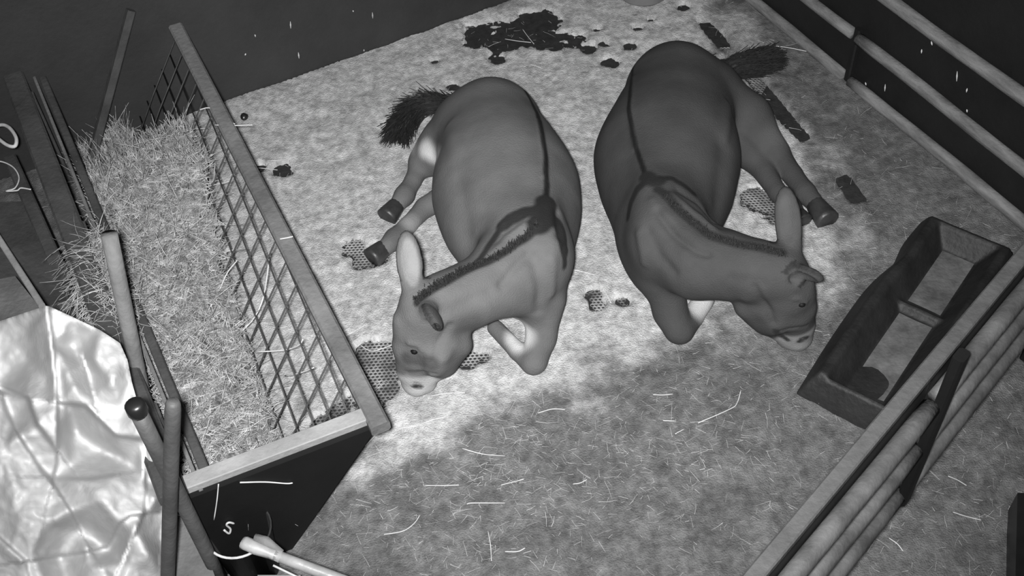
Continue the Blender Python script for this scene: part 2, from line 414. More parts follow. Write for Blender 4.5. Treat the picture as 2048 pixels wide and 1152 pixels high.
class Field:
    def __init__(s, lo, hi, h=.0085):
        s.h = h; s.lo = np.array(lo, float); n = np.ceil((np.array(hi)-s.lo)/h).astype(int)+1
        s.n = n; s.f = np.full(n, .5, np.float32)
        s.ax = [s.lo[i]+h*np.arange(n[i]) for i in range(3)]
    def _block(s, bmin, bmax):
        a = np.clip(((np.array(bmin)-s.lo)/s.h).astype(int)-1, 0, s.n-1); b = np.clip(((np.array(bmax)-s.lo)/s.h).astype(int)+2, 1, s.n)
        sl = tuple(slice(a[i], b[i]) for i in range(3))
        G = np.meshgrid(*[s.ax[i][sl[i]] for i in range(3)], indexing='ij', sparse=True)
        return sl, G
    def _union(s, sl, d, k):
        a = s.f[sl]; hh = np.clip(.5+.5*(d-a)/k, 0, 1); s.f[sl] = d*(1-hh)+a*hh-k*hh*(1-hh)
    def cut(s, sl, d, k):
        a = s.f[sl]; hh = np.clip(.5-.5*(a+d)/k, 0, 1); s.f[sl] = a*(1-hh)+(-d)*hh+k*hh*(1-hh)
    def cone(s, a, b, ra, rb, k=.05):
        a = np.array(a, float); b = np.array(b, float); m = max(ra, rb)+.14
        sl, (x, y, z) = s._block(np.minimum(a, b)-m, np.maximum(a, b)+m)
        d = b-a; L2 = max(d @ d, 1e-9)
        t = np.clip(((x-a[0])*d[0]+(y-a[1])*d[1]+(z-a[2])*d[2])/L2, 0, 1)
        dist = np.sqrt((x-a[0]-t*d[0])**2+(y-a[1]-t*d[1])**2+(z-a[2]-t*d[2])**2)-(ra+(rb-ra)*t)
        s._union(sl, dist.astype(np.float32), k)
    def chain(s, P, k=.05):
        for (a, ra), (b, rb) in zip(P[:-1], P[1:]): s.cone(a, b, ra, rb, k)
    def ell_d(s, c, R, rad, m=.14):
        c = np.array(c, float); R = np.array(R, float); rad = np.array(rad, float); e = rad.max()+m
        sl, (x, y, z) = s._block(c-e, c+e)
        q = [((x-c[0])*R[i][0]+(y-c[1])*R[i][1]+(z-c[2])*R[i][2]) for i in range(3)]
        k0 = np.sqrt(sum((q[i]/rad[i])**2 for i in range(3))); k1 = np.sqrt(sum((q[i]/rad[i]**2)**2 for i in range(3)))
        return sl, (k0*(k0-1)/np.maximum(k1, 1e-6)).astype(np.float32)
    def ell(s, c, R, rad, k=.06):
        sl, d = s.ell_d(c, R, rad); s._union(sl, d, k)
    def surface(s):
        """naive surface nets"""
        f = s.f; nx_, ny_, nz_ = f.shape; ins = f < 0
        cnt = sum(ins[i:nx_-1+i, j:ny_-1+j, k:nz_-1+k].astype(np.int8) for i in (0, 1) for j in (0, 1) for k in (0, 1))
        ci = np.argwhere((cnt > 0) & (cnt < 8)); vid = -np.ones((nx_-1, ny_-1, nz_-1), np.int64); vid[tuple(ci.T)] = np.arange(len(ci))
        acc = np.zeros((len(ci), 3)); num = np.zeros(len(ci))
        cor = [(i, j, k) for i in (0, 1) for j in (0, 1) for k in (0, 1)]
        for a in cor:
            for ax_ in range(3):
                if a[ax_]: continue
                b = list(a); b[ax_] = 1
                fa = f[ci[:, 0]+a[0], ci[:, 1]+a[1], ci[:, 2]+a[2]]; fb_ = f[ci[:, 0]+b[0], ci[:, 1]+b[1], ci[:, 2]+b[2]]
                x = (fa < 0) != (fb_ < 0); t = np.where(x, fa/(fa-fb_+1e-12), 0)
                p = np.tile(np.array(a, float), (len(ci), 1)); p[:, ax_] += t
                acc[x] += p[x]; num[x] += 1
        V = s.lo+s.h*(ci+acc/num[:, None]); Q = []
        for ax_ in range(3):
            sh = [slice(None)]*3; sh2 = [slice(None)]*3; sh[ax_] = slice(0, -1); sh2[ax_] = slice(1, None)
            A = ins[tuple(sh)]; B = ins[tuple(sh2)]
            e = np.argwhere(A != B); u, v = [(1, 2), (2, 0), (0, 1)][ax_]
            e = e[(e[:, u] > 0) & (e[:, v] > 0) & (e[:, u] < f.shape[u]-1) & (e[:, v] < f.shape[v]-1)]
            fl_ = A[tuple(e.T)]
            def g(du, dv):
                w = e.copy(); w[:, u] -= du; w[:, v] -= dv; return vid[tuple(w.T)]
            q_ = np.stack([g(1, 1), g(0, 1), g(0, 0), g(1, 0)], -1); q_[~fl_] = q_[~fl_][:, ::-1]; Q.append(q_)
        Q = np.concatenate(Q); Q = Q[(Q >= 0).all(1)]
        for _ in range(3):                                     # light relaxation
            S = np.zeros_like(V); c = np.zeros(len(V))
            for i in range(4):
                np.add.at(S, Q[:, i], V[Q[:, (i+1) % 4]]); np.add.at(S, Q[:, (i+1) % 4], V[Q[:, i]])
                np.add.at(c, Q[:, i], 1); np.add.at(c, Q[:, (i+1) % 4], 1)
            V = V*.5+.5*S/np.maximum(c, 1)[:, None]
        return V, Q

def frame(d, up=(0, 0, 1)):
    d = np.array(d, float); d /= np.linalg.norm(d); u = np.array(up, float); u = u-d*(u @ d); u /= np.linalg.norm(u)
    return [d, u, np.cross(d, u)]

def on_skin(V, pts, tol=7.0):
    """points of the skin seen at the given photograph pixels"""
    p, dep = to_px(V); out = []
    for x, y in pts:
        d = np.hypot(p[:, 0]-x, p[:, 1]-y); c = np.where(d < tol)[0]
        if len(c) == 0: c = np.array([np.argmin(d)])
        out.append(V[c[np.argmin(dep[c])]])
    out = np.array(out)
    for _ in range(4):
        if len(out) > 4: out[1:-1] = (out[:-2]+2*out[1:-1]+out[2:])/4
    return out

def dens(pts, n=10):
    pts = np.array(pts, float); return np.concatenate([pts[i]+(pts[i+1]-pts[i])*np.linspace(0, 1, n, endpoint=False)[:, None] for i in range(len(pts)-1)]+[pts[-1:]])

def dist3(V, C):
    """distance of skin points to a 3-D polyline"""
    best = np.full(len(V), 9.0)
    for a, b in zip(C[:-1], C[1:]):
        d = b-a; L2 = max(d @ d, 1e-9); t = np.clip((V-a) @ d/L2, 0, 1); best = np.minimum(best, np.linalg.norm(V-a-t[:, None]*d, axis=1))
    return best

def sstep(a, b, x):
    t = np.clip((x-a)/(b-a), 0, 1); return t*t*(3-2*t)

def make_donkey(label, S):
    P = lambda p: at(p[0], p[1], p[2])
    fld = Field(S['lo'], S['hi'])
    for c, d, rad, k in S['ell']:
        fld.ell(P(c), frame(P(d[1])-P(d[0])), rad, k)
    for ch_, k in S['chains']:
        fld.chain([(P(c[:3]), c[3]) for c in ch_], k)
    for e in S['ears']:
        b, t = P(e['base']), P(e['tip']); ax_ = t-b; Lh = np.linalg.norm(ax_); mid = b+ax_*.52
        face = np.array(e['face'], float); R = frame(ax_, face)
        fld.ell(mid, R, (Lh*.54, .024, e['w']), .012)
        sl, d = fld.ell_d(mid+R[1]*.026-R[0]*.0, R, (Lh*.46, .026, e['w']*.74), .1); fld.cut(sl, d, .008)
        fld.cone(b-ax_*.08, b+ax_*.12, .032, .028, .03)
    for pt, r in S.get('dents', []):
        sl, d = fld.ell_d(P(pt), np.eye(3), (r, r, r)); fld.cut(sl, d, .02)
    V, Q = fld.surface()
    V[:, 2] = np.maximum(V[:, 2], .008)
    # muscle relief: grooves and ridges drawn over the skin
    nrm = np.zeros_like(V); fn_ = np.cross(V[Q[:, 2]]-V[Q[:, 0]], V[Q[:, 3]]-V[Q[:, 1]])
    for i_ in range(4): np.add.at(nrm, Q[:, i_], fn_)
    nrm /= np.maximum(np.linalg.norm(nrm, axis=1), 1e-9)[:, None]
    V0 = V.copy()
    for pl, w_, dep_ in S.get('relief', []):
        d = dist3(V0, on_skin(V0, dens(pl))); V = V+nrm*(dep_*np.exp(-(d/w_)**2))[:, None]
    V[:, 2] = np.maximum(V[:, 2], .008)
    # coat tones
    base = S['base']; tone = np.full(len(V), base)
    tone *= .80+.40*fbm(V[:, 0]+V[:, 2]*.7, V[:, 1]+V[:, 2]*.4, 6, 4, S['seed'])
    def paint(px_pts, w, val, soft=.012, three=None):
        nonlocal tone
        C = on_skin(V, dens(px_pts)) if three is None else np.array([P(p) for p in three])
        d = dist3(V, C); k = 1-sstep(w, w+soft, d); tone = tone*(1-k)+val*k
    def blob(p3, r, val, soft):
        nonlocal tone
        d = np.linalg.norm(V-P(p3), axis=1); k = 1-sstep(r, r+soft, d); tone = tone*(1-k)+val*k
    for b in S['blobs']: blob(*b)
    for st in S['stripes']: paint(*st)
    for e in S['ears']:
        b, t = P(e['base']), P(e['tip']); ax_ = t-b; R = frame(ax_, e['face']); mid = b+ax_*.52; Lh = np.linalg.norm(ax_)
        q = (V-mid) @ np.array(R).T
        ir = np.sqrt((q[:, 0]/(Lh*.46))**2+(q[:, 2]/(e['w']*.74))**2)
        k = (1-sstep(.72, .98, ir))*(q[:, 1] > -.004)*(np.abs(q[:, 1]) < .05); tone = tone*(1-k)+e['inner']*k
        k = (np.abs(q[:, 1]) < .04)*sstep(.86, .99, np.sqrt((q[:, 0]/(Lh*.54))**2+(q[:, 2]/e['w'])**2))*(q[:, 0] > -Lh*.3)*(np.abs(q[:, 0]) < Lh*.6)*(np.abs(q[:, 2]) < e['w']*1.3); tone = tone*(1-.75*k)+.012*k*.75
    root = empty('donkey', P(S['root'])*np.array([1, 1, 0])); bpy.context.view_layer.update()
    tag(root, label, 'donkey', 'donkeys lying on the bedding')
    body = mesh_obj('body', V, Q, M_coatA, root, True)
    ca = body.data.color_attributes.new('coat', 'FLOAT_COLOR', 'POINT')
    ca.data.foreach_set('color', np.stack([tone, tone, tone, np.ones_like(tone)], -1).astype(np.float32).ravel())
    # hooves: flaring cones with a cut sole
    for a, b, r in S['hooves']:
        a, b = P(a), P(b); d = b-a; L_ = np.linalg.norm(d)
        pts = [a, a+d*.15, a+d*.8, b-d*.03, b]; h = MB().tube(pts, [r*.72, r*.86, r*1.06, r*1.08, r*.9], 12)
        h.V = [(x, y, max(z, .004)) for x, y, z in h.V]; h.build('hoof', M_hoof, root, True)
    for p in S['eyes']:
        c = on_skin(V, [p])[0]; g = MB(); n = 8
        ringz = [(math.cos(t), math.sin(t)) for t in np.linspace(-math.pi/2, math.pi/2, 7)]
        Vs = [c-toward(p[0], p[1], .25)*.006+.014*np.array([cr*math.cos(2*math.pi*k/n), cr*math.sin(2*math.pi*k/n), sr*.75]) for cr, sr in ringz for k in range(n)]
        g.add(Vs, [(i*n+k, i*n+(k+1) % n, (i+1)*n+(k+1) % n, (i+1)*n+k) for i in range(6) for k in range(n)]); g.build('eye', M_eye, root, True)
    # standing mane
    g = np.random.default_rng(S['seed']); C = on_skin(V, dens(S['mane'], 24)); n = S.get('mane_n', 1500)
    i = g.integers(0, len(C)-1, n); t = g.random(n)[:, None]; p0 = C[i]*(1-t)+C[i+1]*t+g.normal(size=(n, 3))*.006
    D = np.array(S['mane_dir'])+g.normal(size=(n, 3))*.35
    Vm, Fm = strands(p0-.006*np.array([0, 0, 1]), D, g.uniform(.008, S['mane_len'], n), np.full(n, .0022), g.normal(size=n)*.2, 2, 3, 3)
    mesh_obj('mane', Vm, Fm, M_hair, root)
    # tail: dock and switch of long hair
    T = bez([P(p[:3]) for p in S['tail']], 8); rad = np.interp(np.linspace(0, 1, len(T)), np.linspace(0, 1, len(S['tail'])), [p[3] for p in S['tail']])
    n = S['tail_n']; u = g.random(n)**.8; i = np.clip((u*(len(T)-2)).astype(int), 0, len(T)-2)
    tan = np.gradient(T, axis=0); tan /= np.linalg.norm(tan, axis=1)[:, None]
    off = g.normal(size=(n, 3)); off -= tan[i]*np.sum(off*tan[i], 1)[:, None]; off /= np.linalg.norm(off, axis=1)[:, None]
    p0 = T[i]+off*(rad[i]*g.random(n)**.5)[:, None]
    D = tan[i]+off*S.get('tail_spread', .28)+g.normal(size=(n, 3))*.10
    Vt_, Ft_ = strands(p0, D, g.uniform(.05, .12, n)*np.interp(u, [0, 1], [1, .8]), np.full(n, .0022), g.normal(size=n)*.15, 3, 3, 5)
    Vt_[:, 2] = np.maximum(Vt_[:, 2], .012)
    tb = MB().tube(T, rad*.8, 10); tb.V = [(x, y, max(z, .012)) for x, y, z in tb.V]
    tl = tb.build('tail', M_hair, root, True)
    mesh_obj('tail_hair', Vt_, Ft_, M_hair, tl)
    return root, V

A_ = dict(
    lo=(-.78, 2.25, -.02), hi=(.50, 4.15, .80), seed=11, base=.092, root=(1010, 420, 0),
    ell=[((1015, 385, .26), ((1005, 250, .26), (1028, 480, .26)), (.34, .24, .270), .10),
         ((985, 262, .24), ((975, 200, .25), (1000, 330, .25)), (.235, .21, .195), .10),       # croup
         ((925, 280, .19), ((900, 230, .2), (950, 330, .18)), (.20, .145, .115), .10),           # lower haunch
         ((1040, 510, .29), ((1035, 440, .30), (1050, 580, .28)), (.23, .24, .150), .09),      # shoulders
         ((1078, 560, .27), ((1085, 500, .3), (1075, 620, .22)), (.16, .16, .070), .07),       # near shoulder blade
         ((1094, 445, .45), ((1080, 360, .44), (1095, 500, .46)), (.20, .07, .05), .10),       # withers
         ((892, 688, .27), ((908, 648, .3), (868, 735, .2)), (.125, .105, .058), .02),         # cheek
         ],
    chains=[([(985, 270, .24, .19), (998, 325, .25, .220), (1010, 388, .25, .246), (1024, 447, .26, .225), (1042, 510, .27, .17)], .10),
            ([(1060, 515, .36, .155), (1005, 552, .36, .138), (940, 588, .38, .108), (885, 604, .41, .090), (850, 612, .43, .082)], .05),
            ([(845, 622, .41, .080), (840, 655, .34, .076), (834, 700, .25, .064), (832, 735, .16, .056), (833, 757, .10, .056)], .03),
            ([(920, 690, .27, .045), (888, 727, .18, .042), (850, 752, .11, .043)], .025),
            ([(836, 764, .08, .052), (850, 764, .07, .042)], .025),
            ([(800, 640, .40, .022), (804, 690, .28, .022), (812, 740, .15, .025)], .04),           # nasal ridge
            # fore limbs folded under the chest
            ([(1088, 600, .22, .080), (1082, 675, .10, .052), (1070, 722, .06, .048)], .03),
            ([(1066, 726, .05, .046), (1035, 702, .045, .034), (990, 655, .045, .032)], .012),
            # hind limbs to the near side
            ([(935, 280, .17, .15), (885, 300, .12, .105), (845, 325, .08, .062)], .06),
            ([(843, 326, .07, .052), (826, 362, .055, .036), (809, 391, .055, .043), (796, 408, .05, .036)], .015),
            ([(890, 395, .07, .06), (850, 415, .05, .042), (815, 452, .05, .036), (790, 478, .05, .044), (772, 494, .05, .036)], .015),
            ],
    ears=[dict(base=(826, 588, .47), tip=(812, 466, .62), w=.047, face=toward(815, 520, .55)+np.array([.25, 0, 0]), inner=.19),
          dict(base=(856, 616, .47), tip=(872, 652, .60), w=.042, face=np.array([-.5, -.6, -.1]), inner=.10)],
    hooves=[((797, 406, .05), (772, 436, .038), .043), ((772, 492, .048), (742, 518, .038), .043)],
    eyes=[(824, 706)],
    relief=[([(905, 330), (915, 400), (925, 470), (935, 510)], .055, -.013),
            ([(895, 250), (905, 300), (900, 340)], .045, .010), ([(1060, 500), (1030, 540), (1010, 570)], .018, -.012), ([(1075, 520), (1085, 580), (1080, 630)], .022, -.010), ([(1110, 520), (1108, 590)], .02, .008),
            ([(1045, 445), (1010, 470), (985, 500)], .016, .010), ([(1030, 440), (1000, 475)], .03, -.006), ([(985, 585), (930, 610), (890, 625)], .025, -.008),
            ([(905, 655), (880, 690), (868, 730)], .014, -.010), ([(915, 690), (895, 720)], .025, .008), ([(812, 690), (832, 694), (842, 704)], .010, .007), ([(826, 712)], .010, -.008) if False else ([(820, 712), (830, 715)], .008, -.006),
            ([(830, 775), (842, 779)], .008, -.010), ([(812, 752), (850, 752), (870, 755)], .010, -.006), ([(1080, 235), (1092, 290), (1094, 350)], .012, .006), ([(1120, 420), (1125, 470)], .02, -.010)],
    mane=[(1075, 440), (1040, 478), (1000, 505), (950, 525), (905, 550), (865, 573), (828, 598)], mane_dir=(-.15, .3, .85), mane_len=.017,
    tail=[(965, 200, .20, .03), (905, 208, .10, .032), (860, 208, .07, .045), (825, 225, .06, .060), (803, 255, .05, .055), (796, 275, .035, .03)], tail_n=1800,
    stripes=[([(1052, 172), (1066, 195), (1080, 225), (1090, 260), (1097, 310), (1098, 360), (1093, 410)], .006, .010, .012),
             ([(1096, 400), (1092, 430), (1078, 442)], .034, .014, .02),
             ([(1085, 415), (1050, 418), (1020, 432), (1000, 448)], .020, .016, .016),
             ([(1000, 448), (980, 478), (958, 510), (940, 530)], .007, .02, .014),
             ([(1095, 420), (1115, 435), (1128, 462), (1135, 500)], .020, .014, .016),
             ([(1135, 500), (1136, 530)], .008, .02, .016),
             ([(1080, 445), (1040, 480), (1000, 507), (940, 532), (865, 575), (830, 600)], .008, .016, .014),
             ([(846, 298), (858, 308), (866, 316)], .012, .40, .055),
             ([(812, 722), (842, 727), (868, 732)], .012, .045, .03), ([(832, 775), (840, 778)], .006, .02, .008)],
    blobs=[((840, 764, .09), .094, .31, .022), ((838, 718, .20), .035, .045, .05), ((908, 690, .25), .06, .055, .06), ((826, 665, .33), .03, .14, .04),
           ((856, 305, .10), .045, .62, .05), ((1050, 668, .10), .05, .42, .05), ((1080, 705, .07), .025, .08, .04), ((832, 350, .06), .02, .07, .05),
           ((808, 393, .05), .03, .05, .03), ((815, 452, .05), .03, .20, .04), ((788, 480, .05), .03, .05, .03), ((930, 645, .36), .04, .07, .06), ((843, 783, .05), .012, .02, .015)],
)
B_ = dict(
    lo=(.28, 2.35, -.02), hi=(1.62, 4.45, .80), seed=23, base=.042, root=(1350, 380, 0),
    ell=[((1331, 320, .26), ((1343, 200, .26), (1323, 430, .26)), (.35, .24, .270), .10),
         ((1350, 191, .24), ((1360, 130, .25), (1345, 270, .25)), (.25, .21, .198), .10),
         ((1415, 218, .19), ((1440, 165, .2), (1395, 280, .18)), (.20, .145, .125), .10),
         ((1335, 470, .29), ((1335, 390, .30), (1330, 550, .28)), (.24, .24, .145), .09),
         ((1292, 490, .27), ((1282, 430, .3), (1310, 560, .22)), (.17, .16, .070), .07),
         ((1300, 390, .45), ((1290, 310, .44), (1310, 450, .46)), (.20, .07, .05), .10),
         ((1520, 608, .27), ((1498, 575, .3), (1552, 655, .2)), (.130, .10, .058), .025)],
    chains=[([(1352, 196, .24, .195), (1344, 255, .25, .222), (1335, 322, .25, .248), (1336, 390, .26, .215), (1332, 460, .27, .17)], .10),
            ([(1345, 480, .38, .155), (1400, 518, .37, .138), (1465, 533, .39, .108), (1525, 541, .42, .092), (1560, 546, .43, .084)], .05),
            ([(1572, 553, .41, .082), (1577, 585, .34, .078), (1585, 620, .25, .066), (1590, 648, .16, .058), (1590, 668, .10, .058)], .03),
            ([(1495, 612, .27, .048), (1535, 642, .18, .045), (1570, 664, .11, .045)], .025),
            ([(1594, 672, .08, .054), (1576, 672, .07, .044)], .025),
            ([(1612, 570, .40, .022), (1612, 610, .28, .022), (1608, 650, .15, .026)], .04),
            ([(1328, 560, .22, .082), (1340, 622, .10, .060), (1356, 658, .06, .056)], .03),
            ([(1362, 662, .055, .050), (1385, 635, .05, .040), (1408, 598, .06, .042)], .012),
            ([(1425, 205, .18, .16), (1490, 238, .14, .105), (1548, 305, .085, .066)], .06),
            ([(1548, 303, .08, .060), (1585, 350, .06, .042), (1610, 385, .055, .044), (1628, 405, .05, .039)], .015),
            ([(1475, 290, .09, .08), (1520, 330, .055, .052), (1555, 385, .05, .038), (1580, 412, .05, .042), (1592, 425, .05, .036)], .015)],
    ears=[dict(base=(1583, 515, .47), tip=(1570, 378, .62), w=.048, face=toward(1570, 440, .55)+np.array([-.15, 0, 0]), inner=.055),
          dict(base=(1580, 538, .46), tip=(1642, 556, .54), w=.036, face=np.array([-.1, -.9, .1]), inner=.05)],
    hooves=[((1626, 403, .05), (1657, 443, .04), .046), ((1590, 424, .048), (1606, 446, .038), .042)],
    eyes=[(1604, 614)],
    relief=[([(1455, 300), (1445, 380), (1440, 440)], .05, -.012), ([(1462, 210), (1455, 270)], .03, .010), ([(1310, 420), (1345, 465), (1385, 500), (1410, 508)], .014, -.012),
            ([(1300, 400), (1345, 440), (1390, 475)], .022, .008), ([(1290, 460), (1310, 510), (1340, 545)], .022, -.010), ([(1272, 470), (1285, 530)], .02, .008), ([(1345, 385), (1390, 420), (1430, 450)], .016, .009),
            ([(1360, 375), (1400, 400), (1430, 430)], .016, -.008), ([(1505, 580), (1530, 620), (1545, 650)], .014, -.010), ([(1490, 605), (1515, 630)], .025, .006), ([(1590, 604), (1604, 602), (1614, 610)], .010, .007),
            ([(1560, 670), (1585, 664), (1615, 660)], .010, -.006), ([(1606, 684), (1614, 682)], .008, -.010), ([(1262, 150), (1256, 220), (1266, 290)], .012, .006), ([(1460, 560), (1520, 570)], .02, -.006)],
    mane=[(1325, 385), (1370, 425), (1420, 465), (1470, 485), (1520, 492), (1570, 505)], mane_dir=(.1, .3, .85), mane_len=.009,
    tail=[(1385, 125, .18, .03), (1438, 137, .09, .036), (1472, 133, .075, .058), (1505, 128, .065, .066), (1528, 125, .055, .060), (1542, 123, .04, .030)], tail_n=4200, tail_spread=.05,
    stripes=[([(1268, 108), (1258, 140), (1254, 175), (1254, 220), (1259, 262), (1270, 300), (1288, 345)], .0055, .008, .009),
             ([(1288, 345), (1305, 358), (1320, 355)], .018, .014, .02),
             ([(1310, 352), (1345, 350), (1375, 368), (1395, 385)], .007, .012, .015),
             ([(1290, 355), (1268, 375), (1255, 405), (1250, 430)], .012, .013, .018),
             ([(1315, 372), (1370, 425), (1420, 465), (1470, 482), (1565, 500)], .010, .014, .018),
             ([(1606, 684), (1613, 681)], .007, .02, .008), ([(1552, 668), (1562, 678), (1572, 685)], .006, .02, .010)],
    blobs=[((1592, 668, .10), .092, .17, .018), ((1515, 620, .25), .07, .040, .06), ((1500, 248, .12), .035, .15, .07), ((1390, 610, .07), .05, .34, .05), ((1545, 280, .1), .05, .09, .07),
           ((1348, 640, .08), .03, .04, .05), ((1590, 360, .06), .05, .04, .05), ((1615, 390, .05), .04, .04, .03), ((1580, 412, .05), .03, .04, .03), ((1600, 590, .33), .03, .07, .04), ((1612, 690, .04), .014, .02, .015), ((1555, 676, .06), .016, .02, .02)],
)
donkey_a, VA = make_donkey('lighter grey donkey with a bold dark shoulder cross, head turned to the rack', A_)
donkey_b, VB = make_donkey('darker grey donkey lying next to the feed trough, head turned to it', B_)

# ------------------------------------------------------------------ hay heap inside the rack
Wd = abs((fa-RC) @ np.cross(RD, [0, 0, 1.0]))             # rack width
acr = np.cross(RD, [0, 0, 1.0]); acr = acr if acr @ ED > 0 else -acr
gs, gt = np.arange(.10, s_wall-.02, .018), np.arange(-.02, Wd+.03, .018)
Sg, Tg = np.meshgrid(gs, gt, indexing='ij')
ins_h = abs(INS[:2] @ acr[:2])                              # foot lies this far in from the top rail
zm = np.interp(Sg, [0, .35, .8, 1.2, 1.6, 1.85, 2.0, 2.1], [.05, .06, .13, .24, .33, .37, .26, .03])
zl = np.interp(Sg, [0, .3, 1.0, 1.5, 1.85, 2.0, 2.12], [.24, .32, .36, .32, .26, .16, .02])
mixf = np.clip((Tg-ins_h*.55)/(Wd-ins_h*.55), 0, 1)
Hz = zm+(zl-zm)*mixf**.8+.13*(fbm(Sg, Tg, 5, 4, 5)-.5)+.08*(fbm(Sg, Tg, 20, 3, 15)-.5)
slope_z = ZT*(1-Tg/ins_h)
Hz = np.maximum(Hz, .004)
HPt = RC[None, None]*np.array([1, 1, 0])+RD*Sg[..., None]+acr*Tg[..., None]; HPt[..., 2] = Hz
ns_, nt_ = Sg.shape; ii = np.arange(ns_*nt_).reshape(ns_, nt_)
Fh = np.stack([ii[:-1, :-1], ii[1:, :-1], ii[1:, 1:], ii[:-1, 1:]], -1).reshape(-1, 4)
ok = (Hz > slope_z+.012).reshape(-1)
Fh = Fh[ok[Fh].all(1)]
us = np.unique(Fh); rm = -np.ones(ns_*nt_, int); rm[us] = np.arange(len(us))
Vh = HPt.reshape(-1, 3)[us]; Fh = rm[Fh]
hay = mesh_obj('hay_heap', Vh, Fh, M_haybed, None, True)
tag(hay, 'heap of loose hay inside the rack behind the mesh', 'hay', kind='stuff')
g = np.random.default_rng(31); n = 13000
pi = g.integers(0, len(Vh), n); p0 = Vh[pi]+g.normal(size=(n, 3))*np.array([.01, .01, .006])
D = np.stack([g.normal(size=n), g.normal(size=n), g.normal(size=n)*.28+.12], -1)
srun = (p0-RC) @ RD
upr = (g.random(n) < np.clip((srun-1.5)*1.1, 0, .55)); D[upr] = np.stack([g.normal(size=upr.sum())*.35, g.normal(size=upr.sum())*.35, np.ones(upr.sum())], -1)
Lg = g.uniform(.03, .10, n)*(.7+g.random(n)**4*1.6); Lg[upr] = g.uniform(.04, .13, upr.sum())*(.7+g.random(upr.sum())**5*1.6)
p0 -= D/np.linalg.norm(D, axis=1)[:, None]*(Lg*.3)[:, None]
Vs, Fs = strands(p0, D, Lg, g.uniform(.0009, .0026, n), g.normal(size=n)*.22, 3, 3, 6)
mesh_obj('hay_stems', Vs, Fs, M_hay, hay)['kind'] = 'stuff'
# a wisp of hay hanging over the plank partition
n = 1500; u = g.random(n)
base = np.array([at(x, y, .50) for x, y in [(195, 470), (205, 540), (225, 610), (240, 660)]])
k = np.clip((u*3).astype(int), 0, 2); f_ = (u*3-k)[:, None]
p0 = base[k]*(1-f_)+base[k+1]*f_+g.normal(size=(n, 3))*np.array([.035, .035, .02])
D = np.stack([g.normal(size=n)*.5-.35, g.normal(size=n)*.5, g.normal(size=n)*.45-.35], -1)
Vs, Fs = strands(p0, D, g.uniform(.05, .17, n), g.uniform(.0009, .0019, n), g.normal(size=n)*.3, 4, 3, 7, droop=np.full(n, .35))
tag(mesh_obj('hay_wisp', Vs, Fs, M_hay), 'wisp of hay hanging over the planked partition', 'hay', kind='stuff')

# ------------------------------------------------------------------ right-hand fence: plank cap over three tubular rails
ZF = 1.10
ga, gb = at(1510, 1152, ZF), at(1788, 820, ZF); gd = (gb-ga)/np.linalg.norm(gb-ga); gn = np.array([-gd[1], gd[0], 0])
if gn @ np.array([1, -1, 0]) < 0: gn = -gn                   # gn points away from the pen
g0, g1 = ga-gd*.45, ga+gd*1.95
def fs(x, y): return (on_plane(x, y, ga, gn)-ga) @ gd
fence = empty('rail_fence', (ga[0], ga[1], 0)); bpy.context.view_layer.update()
tag(fence, 'fence with plank cap and three grey rails in front of the trough', 'fence')
MB().beam(g0, g1, .038, .026, bev=.004).build('top_plank', M_plank, fence)
for zc, pe in ((.905, (1836, 832)), (.70, (1806, 915)), (.462, (1776, 1000))):
    se = fs(*pe)
    for s0, s1 in ((-.45, se-.008), (se+.026, 1.95)):
        pts = [ga*[1, 1, 0]+gd*s+np.array([0, 0, zc+.003*math.sin(s*7)])+gn*.022 for s in np.linspace(s0, s1, 12)]
        MB().tube(pts, .0255, 12, wob=.03).build('rail', M_gate, fence, True)
se = fs(1806, 915)
for s, w in ((se+.02, .045), (-.43, .05), (1.93, .05)):
    p = ga*[1, 1, 0]+gd*s+gn*(.036 if w == .045 else .006); MB().beam(p+[0, 0, .43 if w == .045 else .002], p+[0, 0, ZF-.014], w, .03, up=gn).build('post', M_black, fence)
for s0, s1 in ((-.44, se), (se+.04, 1.94)):
    p = ga*[1, 1, 0]-gn*.010
    MB().beam(p+gd*s0+[0, 0, .775], p+gd*s1+[0, 0, .775], .012, .62, bev=.002).build('backing_board', M_black, fence)

# ------------------------------------------------------------------ feed trough
fz = .045
q = [at(1881, 501, fz), at(1955, 527, fz), at(1764, 814, fz), at(1692, 776, fz)]
c0, c1 = (q[0]+q[1])/2, (q[2]+q[3])/2; ud = (c1-c0)/np.linalg.norm(c1-c0); vd = np.array([ud[1], -ud[0], 0])
if vd @ (q[0]-q[1]) < 0: vd = -vd                            # v positive towards the donkeys
o0 = c0*[1, 1, 0]
LF = np.linalg.norm(c1-c0); hw = np.linalg.norm(q[0]-q[1])/2*.95
e_far = .115; e_near = (at(1675, 832, .02)-c1*[1, 1, 0]) @ ud
v_l = (at(1735, 640, .0)-o0) @ vd
tu, tv_ = np.linspace(-e_far, LF+e_near, 110), np.linspace(-(hw+.135), max(v_l, hw+.14), 56)
U_, V_ = np.meshgrid(tu, tv_, indexing='ij')
uu = (U_-tu[0])/(tu[-1]-tu[0])
div = (at(1838, 636, .05)-o0) @ ud
def pit(u0, u1, w):
    du = np.maximum(u0-U_, U_-u1); dv = np.abs(V_)-w; return np.maximum(du, dv)
d_ = np.minimum(pit(.0, div-.045, hw), pit(div+.005, LF, hw))
out_d = np.minimum(np.minimum(U_-tu[0], tu[-1]-U_), np.minimum(V_-tv_[0], tv_[-1]-V_))
hz_in = fz+np.clip(d_/.06, 0, 1)*.085
hz = np.minimum(hz_in, .008+np.clip(out_d/.055, 0, 1)**.8*.13)
hz += .007*(fbm(U_*1.0, V_, 9, 3, 71)-.5)*(out_d > .02)
hz = np.maximum(hz, .006)
waist = -.022*np.exp(-((U_-div*.42)/.10)**2)-.0*uu            # pinched wall beside the far basin
Vv = V_+np.where(V_ > hw, waist*(V_-hw)/.12, 0)
